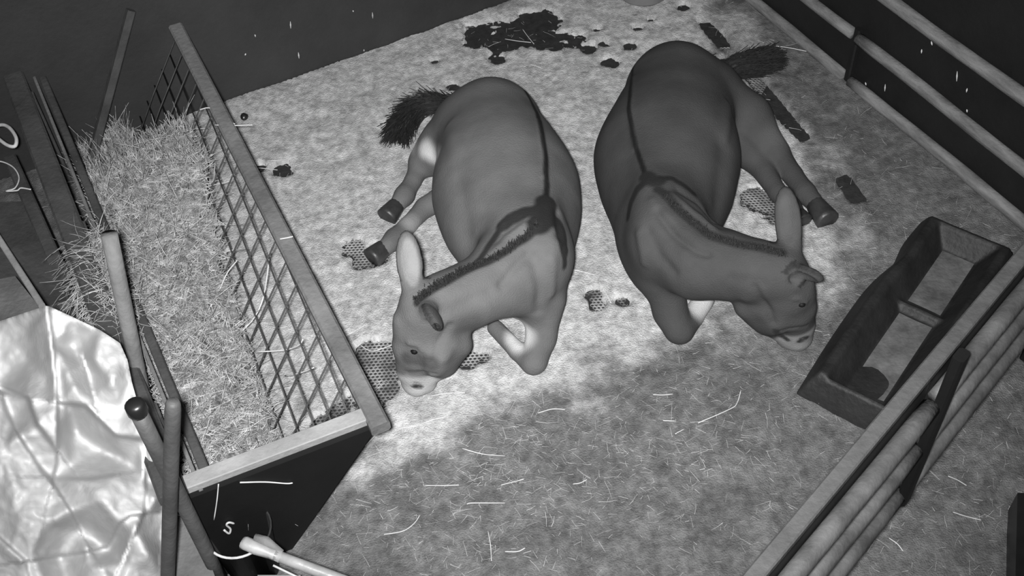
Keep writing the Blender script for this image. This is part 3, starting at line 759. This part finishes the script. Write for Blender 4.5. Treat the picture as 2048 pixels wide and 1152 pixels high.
Vv = Vv+np.where(V_ > hw, .018*np.sin(uu*math.pi)*(V_-hw)/.12, 0)
TP = o0+ud*U_[..., None]+vd*Vv[..., None]; TP[..., 2] = hz
na, nb = U_.shape; ii = np.arange(na*nb).reshape(na, nb)
Ft = np.stack([ii[:-1, :-1], ii[1:, :-1], ii[1:, 1:], ii[:-1, 1:]], -1).reshape(-1, 4)
if np.cross(ud, vd)[2] < 0: Ft = Ft[:, ::-1]
tr = empty('feed_trough', o0+ud*LF*.5); bpy.context.view_layer.update()
tag(tr, 'black moulded rubber feed trough with two long basins', 'trough')
mesh_obj('trough_body', TP.reshape(-1, 3), Ft.copy(), M_trough, tr, True)
for u0, u1 in ((.012, div-.055), (div+.02, LF-.02)):
    mb = MB(); nu = 14; nv = 6
    uu2, vv2 = np.meshgrid(np.linspace(u0, u1, nu), np.linspace(-hw*.93, hw*.93, nv), indexing='ij')
    hole = np.exp(-(((uu2-LF+.06)/.10)**2+((vv2-hw*.3)/.06)**2))*.02
    Pp = o0+ud*uu2[..., None]+vd*vv2[..., None]; Pp[..., 2] = fz+.006+.006*(fbm(uu2, vv2, 12, 3, 5)-.3)-hole
    i2 = np.arange(nu*nv).reshape(nu, nv); f2 = np.stack([i2[:-1, :-1], i2[1:, :-1], i2[1:, 1:], i2[:-1, 1:]], -1).reshape(-1, 4)
    if np.cross(ud, vd)[2] < 0: f2 = f2[:, ::-1]
    mesh_obj('feed_dust', Pp.reshape(-1, 3), f2.copy(), M_feed, tr, True)

# ------------------------------------------------------------------ white tarpaulin over a stack in the near corner
tx, ty = np.arange(-150, 352, 4.0), np.arange(596, 1300, 4.0)
TX, TY = np.meshgrid(tx, ty)
from mathutils.geometry import delaunay_2d_cdt
FOLD = [(97, 606, 0), (106, 690, 0), (115, 790, 0), (116, 870, 0), (105, 964, -.03), (60, 640, -.05), (0, 650, -.09), (-150, 690, -.1), (55, 720, -.08), (0, 765, -.10), (55, 795, -.015), (75, 850, .015),
        (25, 830, -.06), (0, 795, -.04), (80, 935, -.035), (0, 900, .0), (-150, 900, 0), (-150, 1298, 0), (0, 1100, .0), (60, 1100, .01), (40, 1000, .015), (95, 1050, .01), (150, 632, -.01), (150, 695, -.075),
        (200, 660, .0), (190, 720, .03), (240, 690, .0), (262, 765, -.01), (225, 765, .035), (187, 806, -.01), (170, 735, -.04), (150, 775, .03), (132, 800, .015), (170, 812, .0), (230, 872, -.01), (292, 880, -.02),
        (150, 862, -.10), (200, 900, -.12), (262, 930, -.09), (180, 958, -.01), (228, 950, -.02), (285, 965, -.05), (140, 935, -.05), (200, 1000, .035), (240, 1042, .0), (150, 1020, .01), (130, 1062, -.07), (160, 1062, -.09),
        (215, 1095, -.11), (120, 1115, -.11), (185, 1135, -.03), (255, 1130, -.01), (270, 1060, .015), (290, 1030, -.02), (90, 1170, -.01), (150, 1205, -.06), (303, 900, .01), (332, 958, -.07), (333, 1010, -.09), (325, 1090, -.09),
        (324, 1160, -.09), (328, 1298, -.09), (306, 1000, .005), (298, 1110, .005), (-150, 590, -.1), (355, 590, 0), (355, 1300, -.1), (100, 1300, 0), (220, 1300, 0), (-60, 1000, -.02), (-70, 780, -.05), (30, 1180, -.03), (290, 830, .015), (245, 820, -.02)]
vv_, _, tris, *_r = delaunay_2d_cdt([Vector((x, y)) for x, y, _z in FOLD], [], [], 0, 1e-4)
offz = {(round(x), round(y)): z for x, y, z in FOLD}
OZ = np.zeros(TX.shape)
for t in tris:
    p = [vv_[i] for i in t]; z3 = [offz.get((round(q_.x), round(q_.y)), 0) for q_ in p]
    den = (p[1].y-p[2].y)*(p[0].x-p[2].x)+(p[2].x-p[1].x)*(p[0].y-p[2].y)
    if abs(den) < 1e-6: continue
    l0 = ((p[1].y-p[2].y)*(TX-p[2].x)+(p[2].x-p[1].x)*(TY-p[2].y))/den; l1 = ((p[2].y-p[0].y)*(TX-p[2].x)+(p[0].x-p[2].x)*(TY-p[2].y))/den; l2 = 1-l0-l1
    k_ = (l0 >= -1e-6) & (l1 >= -1e-6) & (l2 >= -1e-6); OZ = np.where(k_, l0*z3[0]+l1*z3[1]+l2*z3[2], OZ)
for _ in range(6):
    OZ[1:-1, 1:-1] = (OZ[1:-1, 1:-1]*2+OZ[:-2, 1:-1]+OZ[2:, 1:-1]+OZ[1:-1, :-2]+OZ[1:-1, 2:])/6
def seam(poly, amp, fall=45.0):
    """overlapping fold: one side steps up sharply and fades away"""
    global OZ
    d, sg = seg_dist(TX, TY, poly); OZ = OZ+amp*np.tanh(d*sg/4.0)*np.exp(-d/fall)
seam([(97, 606), (106, 680), (115, 770), (116, 860), (113, 930), (105, 964)], .016)
seam([(5, 795), (30, 860), (80, 935), (105, 964), (140, 1020), (162, 1062)], .014)
seam([(-20, 765), (10, 775), (55, 795), (75, 850), (113, 900)], -.016)
seam([(115, 806), (170, 812), (230, 872), (292, 880)], -.018)
seam([(286, 880), (292, 980), (287, 1030), (262, 1085)], .014)
seam([(70, 1120), (150, 1108), (215, 1095), (238, 1048), (262, 1032), (290, 1028)], -.016)
seam([(108, 955), (180, 958), (228, 950)], .010); seam([(170, 735), (178, 770), (188, 806)], .012, 25); seam([(0, 1075), (50, 1120), (60, 1160)], .010)
w1 = fbm(TX, TY, .020, 4, 8); w2 = fbm(TX*.7+TY*.5, TY*.35-TX*.3, .05, 3, 18)
TZ = .86-.00084*(TY-612)+OZ*2.2+.030*(np.abs(2*w1-1)*-1+.3)+.014*(w2-.5)
outline = [(-150, 690), (0, 642), (60, 622), (95, 611), (150, 636), (200, 660), (240, 686), (255, 720), (264, 765), (285, 840), (305, 892), (332, 958), (333, 1010), (327, 1090), (324, 1160), (328, 1298), (-150, 1298)]
ins2 = inside(TX, TY, outline)
dT, _ = seg_dist(TX, TY, outline+[outline[0]])
nyT, nxT = TX.shape
TPs = np.array([at(x, y, z) for x, y, z in zip(TX.ravel(), TY.ravel(), TZ.ravel())])
iT = np.arange(nxT*nyT).reshape(nyT, nxT)
FT = np.stack([iT[:-1, :-1], iT[1:, :-1], iT[1:, 1:], iT[:-1, 1:]], -1).reshape(-1, 4)
FT = FT[ins2.reshape(-1)[FT].all(1)]
us = np.unique(FT); rm = -np.ones(nxT*nyT, int); rm[us] = np.arange(len(us)); VT = TPs[us]; FT = rm[FT]
# pull the rough border of the grid onto the smooth outline
pxs = np.stack([TX.ravel(), TY.ravel()], -1)[us]; op = dens(outline+[outline[0]], 60)
ed = {}
for f in FT:
    for a, b in zip(f, np.roll(f, -1)):
        ed[(a, b)] = ed.get((a, b), 0)+1
bnd = [(a, b) for (a, b) in ed if (b, a) not in ed]
bv = sorted({a for a, b in bnd}); VT = VT.copy()
for v in bv:
    k = np.argmin(np.hypot(op[:, 0]-pxs[v, 0], op[:, 1]-pxs[v, 1])); VT[v] = at(op[k, 0], op[k, 1], VT[v, 2])
cenT = VT.mean(0)
sk = {}; Vl = VT.tolist()
for v in bv:
    p = VT[v]; dn = np.array([cenT[0]-p[0], cenT[1]-p[1], 0]); dn /= np.linalg.norm(dn)
    pq, _d = to_px(p[None]); cq = np.array([110, 930.]); pq = pq[0]+(cq-pq[0])/np.linalg.norm(cq-pq[0])*5; sk[v] = len(Vl); w = at(pq[0], pq[1], .012); Vl.append(w.tolist())
FT = FT.tolist()+[[b, a, sk[a], sk[b]] for a, b in bnd]
tarp = mesh_obj('tarpaulin', Vl, [tuple(f) for f in FT], M_tarp, None, True)
tag(tarp, 'large crumpled white tarpaulin draped over a stack in the near corner', 'tarpaulin')

# ------------------------------------------------------------------ posts and poles by the rack corner
def pole(a, b, r, material, label, name='wooden_pole', n=10):
    pts = [np.array(a)+(np.array(b)-np.array(a))*t for t in np.linspace(0, 1, 8)]
    return pts, r
c2 = at(272, 815, 1.0)
p2 = empty('corner_post', (c2[0], c2[1], 0)); bpy.context.view_layer.update()
tag(p2, 'round post with a black rubber cap beside the white tarpaulin', 'post')
MB().tube([[c2[0], c2[1], z] for z in (.002, .3, .6, .8, .985)], .022, 14).build('shaft', M_post, p2, True)
MB().tube([[c2[0], c2[1], .975], [c2[0], c2[1], .985], [c2[0], c2[1], 1.012], [c2[0], c2[1], 1.02]], [.024, .027, .026, .018], 16).build('cap', M_cap, p2, True)
t1, t2 = at(218, 468, .98), at(318, 1010, .02)
t2 = at(322, 960, .02)
tag(MB().tube([t1+(t2-t1)*t for t in np.linspace(0, 1, 9)], .0245, 14, wob=.04).build('leaning_pole', M_wood, None, True), 'pale round pole leaning between the tarpaulin and the hay', 'pole')
t1, t2 = at(346, 802, 1.06), at(334, 1200, .02)
t2 = t1+(at(336, 1152, .35)-t1)*1.48; t2[2] = max(t2[2], .012)
tag(MB().tube([t1, t1+(t2-t1)*.01]+[t1+(t2-t1)*t for t in np.linspace(.03, 1, 8)], [.014, .019]+[.0205]*8, 14, wob=.03).build('upright_pole', M_post, None, True), 'grey upright pole with rounded top at the rack corner', 'pole')

# odds and ends at the bottom edge: bucket, metal tube, hook, boards
bk = at(478, 1060, .26); bkb = np.array([bk[0], bk[1], 0])
bu = empty('bucket', bkb); bpy.context.view_layer.update(); tag(bu, 'black bucket with a pale rim at the foot of the rack', 'bucket')
n = 28; Vb = []; prof = [(.075, .004), (.098, .26), (.102, .262), (.100, .268), (.094, .262), (.072, .02), (0.001, .02)]
for r_, z_ in prof: Vb += [bkb+np.array([r_*math.cos(2*math.pi*k/n), r_*math.sin(2*math.pi*k/n), z_]) for k in range(n)]
MB().add(Vb, [(i*n+k, i*n+(k+1) % n, (i+1)*n+(k+1) % n, (i+1)*n+k) for i in range(len(prof)-1) for k in range(n)]+[tuple(range(n-1, -1, -1))]).build('pail', M_pail, bu, True)
arc = [bkb+np.array([.101*math.cos(a), .101*math.sin(a), .270]) for a in np.linspace(math.radians(185), math.radians(320), 16)]
MB().tube(arc, .0042, 6).build('rim_cord', M_rope, bu, True)
h0, h1 = at(486, 1086, .40), at(716, 1172, .33); hd = h1-h0
mt = empty('metal_tube', (h0+hd*.5)*[1, 1, 0]); bpy.context.view_layer.update()
tag(mt, 'pale metal tube with a clamped head lying along the bottom edge', 'tube')
MB().tube([h0+hd*t for t in (.28, .5, .75, 1.2, 1.7)], .0165, 14).build('shaft', M_metal, mt, True)
MB().tube([h0+hd*t for t in (-.01, .02, .12, .24, .33)], [.017, .021, .020, .015, .019], 12, wob=.25).build('clamp_head', M_metal, mt, True)
MB().tube([h0+hd*.10+[0, .022, .01], h0+hd*.2+[.0, .024, .012], h0+hd*.34+[0, .012, .005]], [.014, .015, .010], 8, wob=.4).build('clamp_strap', M_wood, mt, True)
MB().tube([h0+hd*.26-[0, .025, .02], h0+hd*.5-[0, .03, .03], h0+hd*.9-[0, .045, .04]], .0035, 6).build('wire_stay', M_rope, mt, True)
pr = h0+hd*1.3
MB().beam([pr[0], pr[1]-.01, .002], [pr[0], pr[1]-.01, pr[2]-.02], .04, .04, up=(1, 0, 0)).build('prop', M_wood_dk, mt)
pnl = np.cross(ED, [0, 0, 1.0]); pnl = pnl if pnl @ (CAMP-RC) > 0 else -pnl            # the end panel faces the camera side
on_panel = lambda x, y, lift: on_plane(x, y, RC+pnl*lift, pnl)
hk = [on_panel(x, y, .006) for x, y in [(448, 1060), (458, 1067), (461, 1058), (453, 1050), (458, 1045), (468, 1047)]]
tag(MB().tube(bez(hk, 4), .0034, 7).build('hook', M_rope, None, True), 'small white curled hook fixed to the black end panel', 'hook')
def slab(name, px4, z, th, material, label, cat):
    t = [at(x, y, z) for x, y in px4]; b = [p-np.array([0, 0, th]) for p in t]
    return tag(MB().add(t+b, [(0, 1, 2, 3), (7, 6, 5, 4), (0, 4, 5, 1), (1, 5, 6, 2), (2, 6, 7, 3), (3, 7, 4, 0)]).build(name, material), label, cat)
slab('grey_board', [(352, 1020), (352, 1180), (440, 1180), (405, 1085)], .20, .19, M_wood, 'grey board standing on the floor between the upright pole and bucket', 'board')
slab('pale_board', [(515, 1150), (600, 1150), (640, 1200), (520, 1200)], .20, .19, M_wood_lt, 'pale board end under the metal tube', 'board')
slab('black_crate', [(2035, 986), (2030, 1190), (2130, 1190), (2130, 986)], .12, .118, M_cap, 'black crate at the right edge of the floor', 'crate')

# left edge clutter behind the partition
slab('wooden_crate', [(-60, 405), (70, 402), (92, 480), (-60, 520)], .34, .33, M_wood_dk, 'dark wooden crate beside the partition at the left edge', 'crate')
slab('flat_box', [(-60, 570), (30, 552), (82, 618), (-60, 660)], .42, .41, M_wood, 'grey flat box directly behind the tarpaulin', 'box')
t1, t2 = at(-6, 472, .46), at(84, 612, .44)
tag(MB().beam(t1-(t2-t1)*.4, t2, .022, .02, bev=.003).build('batten', M_wood_lt), 'thin pale batten lying across the grey flat box', 'batten')
t1, t2 = at(12, 300, .42), at(100, 500, .42)
tag(MB().beam([t1[0], t1[1], .2], [t2[0], t2[1], .2], .05, .38).build('dark_plank', M_wood_dk), 'dark plank on edge running along the partition', 'plank')
tag(MB().tube(bez([at(-30, 262, .45), at(0, 250, .46), at(18, 255, .47), at(32, 275, .47), at(30, 292, .46), at(14, 290, .46), at(-10, 272, .46)], 6), .0075, 7).build('strap_loop', M_rope, None, True), 'thick pale strap loop hanging at the left edge', 'strap')
tag(MB().tube(bez([at(-20, 322, .43), at(6, 324, .43), at(28, 336, .43), at(38, 356, .43), at(30, 376, .43), at(12, 382, .43), at(34, 381, .43), at(42, 376, .43), at(62, 379, .43)], 6), .003, 6).build('cord', M_rope, None, True), 'thin pale cord curling below the strap at the left edge', 'cord')

# black dropping near the back wall, tub cut off by the top edge
dp = at(489, 236, .02); n = 12; Vd = []
for t in np.linspace(-math.pi/2, math.pi/2, 9):
    for k in range(n):
        a = 2*math.pi*k/n; w = 1+.10*math.sin(3*a+t*2); Vd.append((dp[0]+.019*w*math.cos(t)*math.cos(a), dp[1]+.021*w*math.cos(t)*math.sin(a), .026+.018*math.sin(t)))
tag(MB().add(Vd, [(i*n+k, i*n+(k+1) % n, (i+1)*n+(k+1) % n, (i+1)*n+k) for i in range(8) for k in range(n)]).build('dropping', M_cap, None, True), 'single round black dropping on the bedding near the back wall', 'dropping')
tp = at(1292, 18, 0)+np.array([0, .122, 0]); n = 32; Vb = []
prof = [(.12, .012), (.135, .03), (.15, .20), (.158, .21), (.155, .222), (.146, .21), (.12, .05), (.001, .045)]
for r_, z_ in prof: Vb += [tp+np.array([r_*math.cos(2*math.pi*k/n), r_*math.sin(2*math.pi*k/n), z_]) for k in range(n)]
tag(MB().add(Vb, [(i*n+k, i*n+(k+1) % n, (i+1)*n+(k+1) % n, (i+1)*n+k) for i in range(len(prof)-1) for k in range(n)]+[tuple(range(n-1, -1, -1))]).build('tub', M_tub, None, True), 'grey round tub on the floor, cut off by the top edge', 'tub')

# ------------------------------------------------------------------ straw
g = np.random.default_rng(77); n = 5200
P = np.stack([g.uniform(-2.2, 2.3, n), g.uniform(1.0, 5.1, n), np.zeros(n)], -1)
ext_ = np.array([at(x, y)[:2] for x, y in [(850, 900), (1000, 1050), (760, 880), (1230, 900), (560, 330), (720, 560), (1400, 830), (1000, 950), (1930, 1000)]])
cl = ext_[g.integers(0, len(ext_), 1500)]+g.normal(size=(1500, 2))*.22; P[:1500, :2] = cl
P = P[((P-BW_A) @ bwn > .06) & ((P-RW_A) @ rwn > .1)]; n = len(P)
a = g.uniform(0, math.pi*2, n); P[:, 2] = np.maximum(bed_z(P), .002)+.003
D = np.stack([np.cos(a), np.sin(a), g.normal(size=n)*.05+.03], -1)
Vs, Fs = strands(P, D, g.uniform(.012, .06, n)*(.6+g.random(n)**3), g.uniform(.0004, .0008, n), g.normal(size=n)*.25, 2, 3, 8)
tag(mesh_obj('loose_straw', Vs, Fs, M_straw), 'short loose straw scattered over the whole floor', 'straw', kind='stuff')
def stalk(pts, zs, r=.0016, label=None, group=None, mb=None):
    if np.isscalar(zs): zs = [zs]*len(pts)
    P_ = bez([at(x, y, z) for (x, y), z in zip(pts, zs)], 5)
    if mb is not None: mb.tube(P_, r, 6); return
    return tag(MB().tube(P_, r, 6).build('straw_stalk', M_straw, None, True), label, 'straw')
long_ = MB(); caught = MB()
for pts in [[(1396, 846), (1460, 818), (1474, 806), (1482, 780)], [(934, 1008), (945, 1006), (1010, 1006)], [(850, 971), (884, 971), (918, 970)], [(1306, 789), (1325, 790), (1346, 788)],
            [(1076, 826), (1105, 818), (1130, 819)], [(862, 792), (890, 787), (930, 785)], [(798, 856), (832, 852), (860, 841), (894, 833)], [(768, 1069), (806, 1062), (828, 1047), (840, 1030)],
            [(1002, 970), (1030, 963), (1048, 958)], [(1146, 968), (1160, 966), (1174, 959)], [(925, 897), (965, 908), (1010, 912)], [(1326, 841), (1350, 842)], [(1350, 868), (1368, 858)],
            [(730, 892), (755, 866), (775, 846)], [(976, 1062), (981, 1090), (983, 1122)], [(1010, 1103), (1035, 1103), (1050, 1096)], [(1896, 952), (1915, 960), (1933, 971)],
            [(1906, 1024), (1930, 1032), (1962, 1040)], [(1778, 1076), (1795, 1088), (1806, 1102)], [(540, 322), (560, 320), (580, 320)], [(505, 335), (530, 337), (555, 340)],
            [(1010, 78), (1035, 82), (1062, 85)], [(1045, 58), (1055, 72), (1068, 88)], [(1060, 129), (1070, 131), (1082, 136)], [(1545, 92), (1575, 95), (1620, 104)], [(1130, 540), (1155, 541), (1190, 550)], [(1196, 560), (1214, 590), (1222, 606)],
            [(640, 688), (690, 672), (740, 645)], [(720, 690), (745, 702), (790, 688)]]:
    stalk(pts, .024, mb=long_)
tag(long_.build('long_straw', M_straw, None, True), 'long pale straw stalks strewn over the floor', 'straw', kind='stuff')
stalk([(1500, 345), (1506, 320), (1509, 300)], .03, .002, 'pale straw stalk lying at the belly of the darker donkey')
stalk([(480, 965), (530, 964), (572, 967), (585, 966)], [on_panel(x, y, .003)[2] for x, y in [(480, 965), (530, 964), (572, 967), (585, 966)]], .0022, 'pale straw stalk lying against the black end panel')
stalk([(437, 968), (434, 1000), (428, 1040)], [.505, .44, .36], .0018, 'pale straw stalk hanging from the front board of the rack')
for i, (pts, zs) in enumerate([([(538, 505), (535, 545), (525, 600), (505, 640), (470, 675)], [.34, .30, .24, .20, .17]), ([(512, 704), (570, 700), (598, 690), (606, 678)], [.25, .27, .33, .36]), ([(570, 752), (600, 746), (628, 735)], [.2, .27, .33]),
                                ([(440, 578), (455, 545), (475, 520)], [.25, .27, .29]), ([(560, 478), (572, 476), (586, 473)], [.515, .515, .515]), ([(400, 219), (420, 216), (447, 230)], .50), ([(430, 250), (470, 251), (505, 250)], .50), ([(435, 244), (445, 240), (470, 248)], .50)]):
    stalk(pts, zs, .0024, mb=caught)
tag(caught.build('caught_straw', M_straw, None, True), 'long pale stalks caught on the mesh and top rail of the rack', 'straw', kind='stuff')
# flecks stuck on the walls
def flecks(name, n_w, pxs_, label):
    mb = MB()
    for x, y, l in pxs_:
        p = on_plane(x, y, n_w[0], n_w[1])+n_w[1]*.004; q_ = on_plane(x+random.uniform(-2, 2), y+l, n_w[0], n_w[1])+n_w[1]*.004
        mb.tube([p, (p+q_)/2, q_], [.001, .0035, .001], 5)
    tag(mb.build(name, M_straw), label, 'chaff', kind='stuff')
flecks('chaff', (BW_A, bwn), [(580, 42, 14), (744, 24, 12), (596, 104, 12), (509, 68, 5), (705, 20, 3), (491, 106, 4), (727, 98, 4), (675, 122, 4)], 'few pale flecks of chaff stuck to the back wall')
flecks('wall_chaff', (RW_A, rwn), [(1845, 98, 8), (1864, 82, 8), (1772, 168, 14), (1916, 142, 20), (1936, 176, 8), (1935, 218, 6), (1732, 164, 6)], 'few pale flecks of chaff stuck to the right wall')
